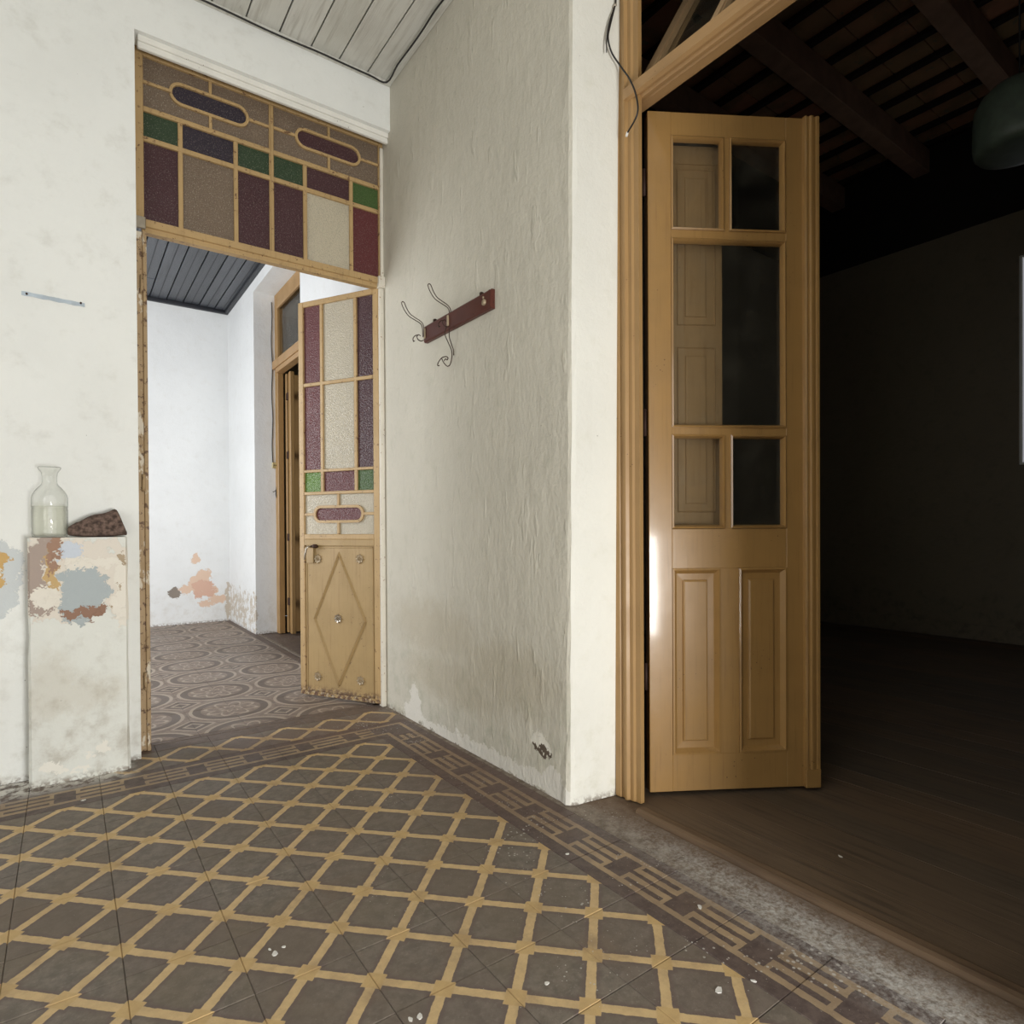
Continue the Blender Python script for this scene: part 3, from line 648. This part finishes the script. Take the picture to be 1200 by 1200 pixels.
# ------------------------------------------------------------------ right doorway: frame, transom bar, hopper sash
FX = 1.195
def prof(y0, s=1):
    """moulded jamb outline in plan (x,y), front face toward -x"""
    return [(FX+.075, y0), (FX, y0), (FX, y0-.022), (FX+.006, y0-.026), (FX+.006, y0-.040), (FX-.002, y0-.044), (FX-.002, y0-.052), (FX+.008, y0-.058), (FX+.008, y0-.072),
            (FX+.014, y0-.078), (FX+.014, y0-.098), (FX+.030, y0-.098), (FX+.032, y0-.058), (FX+.075, y0-.056)]
d1 = MB().prism(prof(-.086), .004, 2.86).build('door_1', 'ochre_frame'); tag(d1, 'ochre painted wooden door frame with moulded jamb in the white reveal', 'door frame', kind='structure')
MB().prism([(x, -1.496-y) for x, y in prof(-.086)][::-1], .004, 2.86).build('jamb', 'ochre_frame', d1)
tb = [(FX-.004, 2.314), (FX-.004, 2.280), (FX+.010, 2.276), (FX+.014, 2.281), (FX+.024, 2.281), (FX+.028, 2.273), (FX+.036, 2.273), (FX+.040, 2.279), (FX+.046, 2.279), (FX+.050, 2.274), (FX+.085, 2.274), (FX+.085, 2.314)]
MB().prism(tb, -1.36, -.135, 'xz').build('transom_bar', 'ochre_bar', d1)
MB().box(FX, FX+.07, -1.42, -.08, 2.80, 2.86).build('head_rail', 'ochre_bar', d1, .004)
hs = empty('transom_sash', (1.236, -.138, 2.32), 0, label='small olive hopper sash tilted inward above the right doorway bar', cat='window')
def tiltbox(name, y0, y1, t0, t1, d0, d1_, mat):
    b = MB().box(0, 1, y0, y1, 0, 1); ux, uz = .512, .859
    b.v = [((t0 if z == 0 else t1)*ux+(d0 if x == 0 else d1_)*uz, y, (t0 if z == 0 else t1)*uz-(d0 if x == 0 else d1_)*ux) for x, y, z in b.v]
    return b.build(name, mat, hs)
for y0, y1 in ((-.06, 0), (-.30, -.26), (-.60, -.56), (-.90, -.86), (-1.16, -1.10)): tiltbox('stile', y0, y1, .0, .56, 0, .03, 'shutter')
tiltbox('rail', -1.10, -.06, 0, .045, .001, .029, 'shutter'); tiltbox('rail', -1.10, -.06, .515, .56, .001, .029, 'shutter')
for y0, y1 in ((-.26, -.06), (-.56, -.30), (-.86, -.60), (-1.10, -.90)): tiltbox('glass_pane', y0, y1, .045, .515, .013, .016, 'pane')
for y0 in (-.052, -.29): tiltbox('glazing_bead', y0-.006, y0+.002, .045, .515, -.006, 0.002, 'shutter')

# ------------------------------------------------------------------ the wooden door leaf
wl = empty('paneled_door_leaf', (1.284, -.156, 0), math.atan2(-.516, .857), label='tall glossy ochre wooden door leaf with five glass panes over two raised panels, standing open', cat='door')
H = 2.272
MB().box(0, .079, 0, .04, .012, H).build('stile', 'ochre', wl, .0015)
MB().box(.475, .545, 0, .04, .012, H).build('stile', 'ochre', wl, .0015)
MB().box(.079, .475, 0.0005, .0395, 2.196, H-.0005).build('rail', 'ochre', wl, .001)
MB().box(.079, .475, 0.0005, .0395, .757, .889).build('rail', 'ochre', wl, .001)
MB().box(.079, .475, 0.0005, .0395, .0125, .135).build('rail', 'ochre', wl, .001)
MB().box(.243, .308, 0.0008, .039, .135, .757).build('mullion', 'ochre', wl, .001)
ap = [(.533, .0), (.535, -.012), (.541, -.014), (.545, -.010), (.551, -.010), (.555, -.016), (.563, -.016), (.567, -.009), (.574, -.009), (.577, -.013), (.585, -.013), (.585, .045), (.545, .045), (.545, 0)]
MB().prism(ap, .06, H).build('astragal', 'ochre', wl); MB().box(.533, .586, -.017, .045, .012, .075).build('astragal_foot', 'ochre', wl, .002)
def bead(x0, x1, z0, z1):
    w = .0115; MB().rings([(x0-w, x1+w, z0-w, z1+w, .012), (x0-w, x1+w, z0-w, z1+w, -.003), (x0-w*.55, x1+w*.55, z0-w*.55, z1+w*.55, -.006), (x0-w*.2, x1+w*.2, z0-w*.2, z1+w*.2, .002), (x0, x1, z0, z1, .012), (x0, x1, z0, z1, .02)], False).build('glazing_bead', 'ochre', wl)
MB().box(.079, .475, .002, .038, 1.856, 1.884).build('muntin', 'ochre', wl); MB().box(.079, .475, .002, .038, 1.202, 1.228).build('muntin', 'ochre', wl)
MB().box(.259, .280, .002, .037, 1.884, 2.196).build('muntin', 'ochre', wl); MB().box(.260, .282, .002, .037, .889, 1.202).build('muntin', 'ochre', wl)
for x0, x1, z0, z1 in ((.090, .249, 1.895, 2.183), (.290, .462, 1.895, 2.183), (.090, .463, 1.239, 1.845), (.090, .250, .902, 1.192), (.292, .463, .902, 1.192)):
    bead(x0, x1, z0, z1); pane(x0-.006, x1+.006, z0-.006, z1+.006, 'pane', wl, .019)
for x0, x1, f0, f1 in ((.079, .243, .123, .196), (.308, .475, .350, .428)):
    MB().rings([(x0, x1, .135, .757, .003), (x0, x1, .135, .757, -.003), (x0+.006, x1-.006, .141, .751, -.004), (x0+.018, x1-.018, .153, .739, .012), (f0-.006, f1+.006, .176, .718, .013), (f0-.005, f1+.005, .177, .717, .007), (f0, f1, .182, .712, .004)]).build('raised_panel', 'ochre', wl)
sh = MB().box(.03, .28, .060, .078, .02, 2.20).build('shutter', 'shutter', wl, .002)
for z0, z1 in ((1.585, 2.12), (.945, 1.512), (.2, .87)):
    MB().rings([(.118, .256, z0, z1, .0605), (.121, .253, z0+.003, z1-.003, .0565), (.124, .250, z0+.006, z1-.006, .0602), (.147, .222, z0+.030, z1-.030, .0598), (.149, .220, z0+.032, z1-.032, .0555), (.153, .216, z0+.037, z1-.037, .0545)]).build('raised_panel', 'shutter', sh)
MB().box(.10, .27, .0565, .061, 2.135, 2.143).build('bead', 'shutter', sh)
for z in (.35, 1.2, 2.0): MB().tube([(-.006, .02, z), (-.006, .02, z+.09)], .007, 8).build('hinge', 'rust', wl)

# ------------------------------------------------------------------ far doorway in the room beyond
d3 = MB().box(1.19, 1.24, 3.885, 3.97, .0, 2.92).box(1.19, 1.24, 2.69, 2.77, 0, 2.92).box(1.19, 1.24, 2.77, 3.885, 2.80, 2.92).build('door_3', 'ochre_frame', bevel=.004)
tag(d3, 'ochre wooden frame of the far doorway', 'door frame', kind='structure')
MB().box(1.165, 1.235, 2.77, 3.96, 2.275, 2.345).box(1.175, 1.24, 2.77, 3.89, 2.235, 2.275).build('transom_bar', 'ochre_bar', d3, .004)
MB().box(1.21, 1.228, 2.77, 3.885, 2.345, 2.80).build('glass_pane', 'pane', d3)
MB().box(1.185, 1.20, 2.77, 3.89, 2.78, 2.80).build('head_bead', 'ochre_bar', d3)
fd = empty('folded_door_leaf', (1.25, 3.84, 0), 0, label='narrow ochre door leaf folded open inside the far doorway', cat='door')
MB().box(0, .55, 0, .035, .012, 2.23).build('stile', 'ochre_frame', fd, .003)
MB().box(.0, .035, -.11, -.06, .012, 2.23).build('edge_board', 'ochre_frame', fd, .003)
for z in (.25, .8, 1.5, 2.0): MB().box(-.004, .01, -.062, .002, z, z+.06).build('hinge', 'rust', fd, .001)
# cable and junction box on the reveal beside it
o = MB().tube(spline([(1.165+.004*math.sin(k*1.3), 3.966, 2.86-.093*k) for k in range(16)], 4), .003, 6).build('electric_cable', 'black_cable')
tag(o, 'thin cable running down the white reveal of the far doorway', 'cable')
sb = MB().box(1.158, 1.196, 3.945, 3.97, 1.425, 1.475).build('junction_box', 'switch', bevel=.004); tag(sb, 'small cream junction box on the reveal beside the far doorway', 'junction box')
MB().box(1.168, 1.174, 3.942, 3.947, 1.445, 1.455).box(1.182, 1.188, 3.942, 3.947, 1.445, 1.455).build('screw', 'rust', sb)
o = MB().tube(spline([(1.199, 3.955, 1.40), (1.196, 3.955, 1.30), (1.185, 3.95, 1.235), (1.16, 3.95, 1.22)], 6), .003, 6).tube(spline([(1.19, 3.95, 1.235), (1.185, 3.945, 1.20), (1.19, 3.945, 1.17)], 5), .004, 6).build('loose_wire', 'black_cable')
tag(o, 'short loose wire end below the cream junction box', 'wire')

# ------------------------------------------------------------------ pedestal, bottle, stone, tape
b = MB(); n = 10; rnd = random.Random(5)
for k in range(n+1):
    z = .870*k/n; j = lambda: rnd.uniform(-.002, .002); fl_ = .004*max(0, 1-z/.15)
    r_ = .006
    b.v += [(-.399+j(), YB+.001, z), (-.399+j()-fl_, 1.158+r_, z), (-.399+r_, 1.155-fl_+j(), z), (-.25, 1.154-fl_, z), (-.104-r_, 1.155-fl_+j(), z), (-.103+j()+fl_, 1.158+r_, z), (-.103, YB+.001, z)]
for k in range(n):
    for q in range(7): a_, c_ = 7*k+q, 7*k+(q+1) % 7; b.f.append((a_, c_, c_+7, a_+7))
b.f += [tuple(range(6, -1, -1)), tuple(7*n+q for q in range(7))]
o = b.build('masonry_pedestal', 'ped'); tag(o, 'low white masonry pier with layers of flaking paint beside the doorway', 'pedestal')
bt = empty('glass_bottle', (-.3365, 1.2, .8705), label='clear round glass bottle with flared lip, part filled, on the flaking pier', cat='bottle')
prof_o = [(.040, 0), (.050, .003), (.0535, .012), (.0535, .026), (.0522, .029), (.0522, .032), (.0535, .035), (.0535, .098), (.0522, .101), (.0522, .104), (.0535, .107), (.0535, .140), (.051, .152), (.044, .166), (.033, .180), (.025, .188), (.0225, .196), (.0225, .218), (.0245, .232), (.032, .243), (.0345, .249), (.033, .252), (.0, .252)]
MB().lathe(prof_o, 40).build('glass_body', 'bottle', bt)
MB().lathe([(.001, .006), (.045, .006), (.0505, .014), (.0505, .112), (.001, .112)], 40).build('liquid', 'water', bt)
bmk = bmesh.new(); bmesh.ops.create_icosphere(bmk, subdivisions=4, radius=1)
hull = [(-.286, .905), (-.282, .918), (-.27, .938), (-.20, .955), (-.162, .975), (-.148, .973), (-.128, .955), (-.108, .915), (-.102, .873), (-.262, .873)]
from mathutils import noise as mn
for v in bmk.verts:
    p = v.co.copy(); t = (p.x+1)/2
    top = .042+.064*t/.78 if t < .78 else .106-.085*((t-.78)/.22)**1.2
    sg = lambda q, e=.5: math.copysign(abs(q)**e, q)
    x = -.194+.092*sg(p.x, .8); z = (.5+.5*sg(p.z, .38))*max(top, .03); y = sg(p.y)*.038*(.75+.4*t)*(1-.25*max(0, p.z))
    w = mn.noise(p*1.7)*.006+mn.noise(p*6)*.0022
    v.co = Vector((x+.194, y+w, z+(w if z > .012 else 0)))
me = bpy.data.meshes.new('rough_stone'); bmk.to_mesh(me); bmk.free(); me.materials.append(M['rock']); me.shade_smooth()
o = bpy.data.objects.new('rough_stone', me); COL.objects.link(o); o.location = (-.194, 1.204, .8705); tag(o, 'rough dark brown stone lying beside the bottle on the flaking pier', 'stone')
tp_ = MB(); L = 12
for k in range(L+1):
    x = -.412+.186*k/L; z = 1.743-.0005*k; w = .008+.0012*math.sin(k*2.1); yy = YB-.0015-.003*abs(math.sin(k*.9))
    tp_.v += [(x, yy, z-w), (x, yy, z+w*.8), (x, yy+.001, z-w), (x, yy+.001, z+w*.8)]
for k in range(L): i = 4*k; tp_.f += [(i, i+4, i+5, i+1), (i+2, i+3, i+7, i+6), (i, i+2, i+6, i+4), (i+1, i+5, i+7, i+3)]
tp_.f += [(0, 1, 3, 2), (4*L, 4*L+2, 4*L+3, 4*L+1)]
tpo = tp_.build('tape_strip', 'tape'); tag(tpo, 'torn pale blue strip of tape nailed to the white wall', 'tape')
for x in (-.397, -.238): MB().tube([(x, YB-.01, 1.741), (x, YB, 1.741)], .0035, 8).build('nail', 'rust', tpo)

# ------------------------------------------------------------------ coat rack
cr = empty('coat_rack', (1.018, .615, 1.75), label='red brown wooden coat rack board with wire hooks on the grey wall', cat='coat rack')
def rel(p): return (p[0]-1.018, p[1]-.615, p[2]-1.75)
b = MB().prism([(1.018, 1.7135), (1.004, 1.7135), (.999, 1.719), (.999, 1.780), (1.004, 1.786), (1.018, 1.786)], .352, .878, 'xz'); b.v = [rel(v) for v in b.v]
b.build('board', 'red_wood', cr)
def wirep(pts, y0, dy=0): return [rel((x, y0+(dy*k/max(1, len(pts)-1)), z)) for k, (x, z) in enumerate(pts)]
def prong(b, pts, y0, spread=.006):
    """double wire: out to a loop and back"""
    n = len(pts); half, back = [], []
    for k, (x, z) in enumerate(pts):
        q, w_ = pts[min(k+1, n-1)], pts[max(k-1, 0)]; t = Vector((q[0]-w_[0], q[1]-w_[1])).normalized(); f = spread*min(1, .15+1.0*k/(n-1))
        half.append((x-t.y*f, y0+.003, z+t.x*f)); back.insert(0, (x+t.y*f, y0-.003, z-t.x*f))
    P = half+[(pts[-1][0]-.003, y0, pts[-1][1]+.006)]+back
    b.tube([rel(p) for p in spline(P, 5)], .0019, 6)
upper = [(.990, 1.735), (.989, 1.767), (.986, 1.785), (.974, 1.797), (.945, 1.808), (.922, 1.819), (.904, 1.840), (.893, 1.862)]
for yh in (.865, .662):
    b = MB(); up_ = upper if yh > .8 else [(x+.018, z+.014) for x, z in upper]
    prong(b, up_, yh, .0052); ho = b.build('hook', 'wire', cr)
    b = MB().box(.992, .999, yh-.007, yh+.007, 1.728, 1.774); b.v = [rel(v) for v in b.v]; b.build('mounting_plate', 'brass', ho, .003)
    dx = 0 if yh > .8 else .012; dz = 0 if yh > .8 else .01
    c = [(.992, 1.722), (.980, 1.716), (.966, 1.720), (.960, 1.732), (.968, 1.742), (.978, 1.738)]; c2_ = [(.962, 1.738), (.948, 1.732), (.938, 1.718), (.940, 1.706), (.946, 1.710)]
    b = MB(); b.tube([rel((x+dx, yh+.003, z+dz)) for x, z in [(q.x, q.z) for q in spline([(x, 0, z) for x, z in c], 5)]], .0021, 6)
    b.tube([rel((x+dx, yh-.003, z+dz)) for x, z in [(q.x, q.z) for q in spline([(x, 0, z) for x, z in c2_], 5)]], .0021, 6)
    b.build('curled_end', 'wire', ho)
b = MB(); low = [(.985, 1.722), (.978, 1.690), (.995, 1.655), (1.008, 1.630), (1.010, 1.605), (1.002, 1.572), (.988, 1.561), (.972, 1.572), (.962, 1.588)]
b.tube([rel(p) for p in spline([(x, .655, z) for x, z in low], 5)], .0021, 6); b.tube([rel(p) for p in spline([(x+.001, .643, z) for x, z in [(.992, 1.715), (.990, 1.680), (.998, 1.655), (1.009, 1.628), (1.010, 1.607)]], 5)], .0021, 6)
b.tube([rel(p) for p in spline([(.989, .65, 1.594), (.98, .65, 1.598), (.96, .65, 1.590), (.944, .65, 1.570), (.940, .65, 1.556), (.948, .65, 1.557)], 5)], .0021, 6)
b.tube([rel(p) for p in spline([(.989, .65, 1.594), (.984, .65, 1.585), (.976, .65, 1.588), (.970, .65, 1.578)], 5)], .0021, 6)
b.build('hook', 'wire', cr)
for yy in (.795, .429):
    b = MB().box(1.002, 1.016, yy-.006, yy+.006, 1.784, 1.797); b.v = [rel(v) for v in b.v]; b.build('hanger_lug', 'rust', cr, .002)
b = MB().tube([rel((.999, .393, 1.745)), rel((.992, .393, 1.745))], .012, 10).tube([rel((.998, .398, 1.765)), rel((.994, .398, 1.765))], .005, 8); b.build('screw_plate', 'brass', cr)
b = MB().box(.9975, .9995, .356, .366, 1.716, 1.783); b.v = [rel(v) for v in b.v]; b.build('end_bead', 'red_wood', cr, .0005)

# ------------------------------------------------------------------ cables on the pillar, pendant lamp, far window
P = [(1.180, -.125, 2.84), (1.180, -.121, 2.72), (1.177, -.119, 2.61), (1.172, -.119, 2.585), (1.150, -.119, 2.512), (1.141, -.119, 2.468), (1.155, -.121, 2.427), (1.182, -.135, 2.385), (1.179, -.175, 2.32), (1.176, -.205, 2.25), (1.176, -.210, 2.19), (1.182, -.163, 2.158)]
o = MB().tube(spline(P, 8), .0028, 8).build('loose_cable', 'black_cable'); tag(o, 'loose black cable curling down over the white reveal and ochre frame', 'cable')
MB().tube(spline([(1.174, -.119, 2.59), (1.15, -.119, 2.53), (1.136, -.119, 2.47), (1.134, -.119, 2.42)], 6), .0022, 6).build('branch_wire', 'black_cable', o)
MB().tube([(1.182, -.163, 2.160), (1.185, -.155, 2.150)], .004, 8).build('cable_tip', 'chip', o)
MB().tube([(1.172, -.124, 2.588), (1.172, -.108, 2.588)], .004, 8).build('nail', 'steel', o)
lp = empty('pendant_lamp', (3.0, -.685, 2.475), label='grey green enamel pendant lamp hanging in the dark room', cat='lamp')
MB().lathe([(.02, .31), (.045, .305), (.06, .29), (.10, .275), (.138, .24), (.156, .20), (.160, .15), (.162, .05), (.158, .022), (.145, .006), (.11, 0)], 36).build('shade', 'enamel', lp)
MB().tube([(0, 0, .305), (0, 0, 1.53)], .004, 6).build('cord', 'black_cable', lp)
w2 = MB().box(5.54, 5.60, -.04, -.02, 1.35, 2.92).box(5.54, 5.60, -.95, -.93, 1.35, 2.92).box(5.54, 5.60, -.93, -.04, 2.90, 2.92).box(5.54, 5.60, -.93, -.04, 1.35, 1.37).build('window_2', 'white_trim', bevel=.004)
tag(w2, 'tall pale window glimpsed at the right edge in the dark room', 'window', kind='structure')
MB().box(5.55, 5.56, -.93, -.04, 1.37, 2.90).build('glass_pane', 'lit', w2)

# ------------------------------------------------------------------ paint flakes on the floor
flakes = [(322, 1118, .011, 'largest white paint flake of the cluster on a grey tile at lower left'), (316, 1113, .005, 'tiny white paint flake left of the larger one in the lower left cluster'),
    (333, 1110, .006, 'small white paint flake right of the larger one in the lower left cluster'), (665, 1001, .007, 'white paint flake beside the key border, below the rounded white reveal'),
    (842, 1161, .012, 'long white paint flake on the last lattice tile at lower right'), (820, 1063, .010, 'bright white flake lying on a dark square of the key border'),
    (641, 1153, .008, 'oval white flake at the bottom of the lattice, right of centre'), (883, 1150, .006, 'narrow white flake on the dark edge band beside the key border, bottom right'),
    (492, 1192, .009, 'right one of two white flakes at the bottom edge of the floor'), (481, 1195, .007, 'left one of two white flakes at the bottom edge of the floor'),
    (985, 1004, .007, 'white flake lying on the dark floorboards past the threshold'), (98, 938, .008, 'white flake on the key border in front of the flaking pier')]
C0 = Vector((-.2873, -1.5414, .8937))
for px, py, s_, lab in flakes:
    ry = fw+(px-594.14)/720.62*rr-(py-624.29)/720.62*uu; g = C0+ry*(-C0.z/ry.z); n = 7; b = MB()
    b.prism([(s_*R.uniform(.55, 1.1)*math.cos(2*math.pi*k/n), s_*.6*R.uniform(.55, 1.1)*math.sin(2*math.pi*k/n)) for k in range(n)], 0, .0015)
    o = b.build('paint_flake', 'chip', loc=(g.x, g.y, .0003)); o.rotation_euler = (0, 0, R.uniform(0, 3))
    tag(o, lab, 'paint flake', 'white paint flakes on the floor')
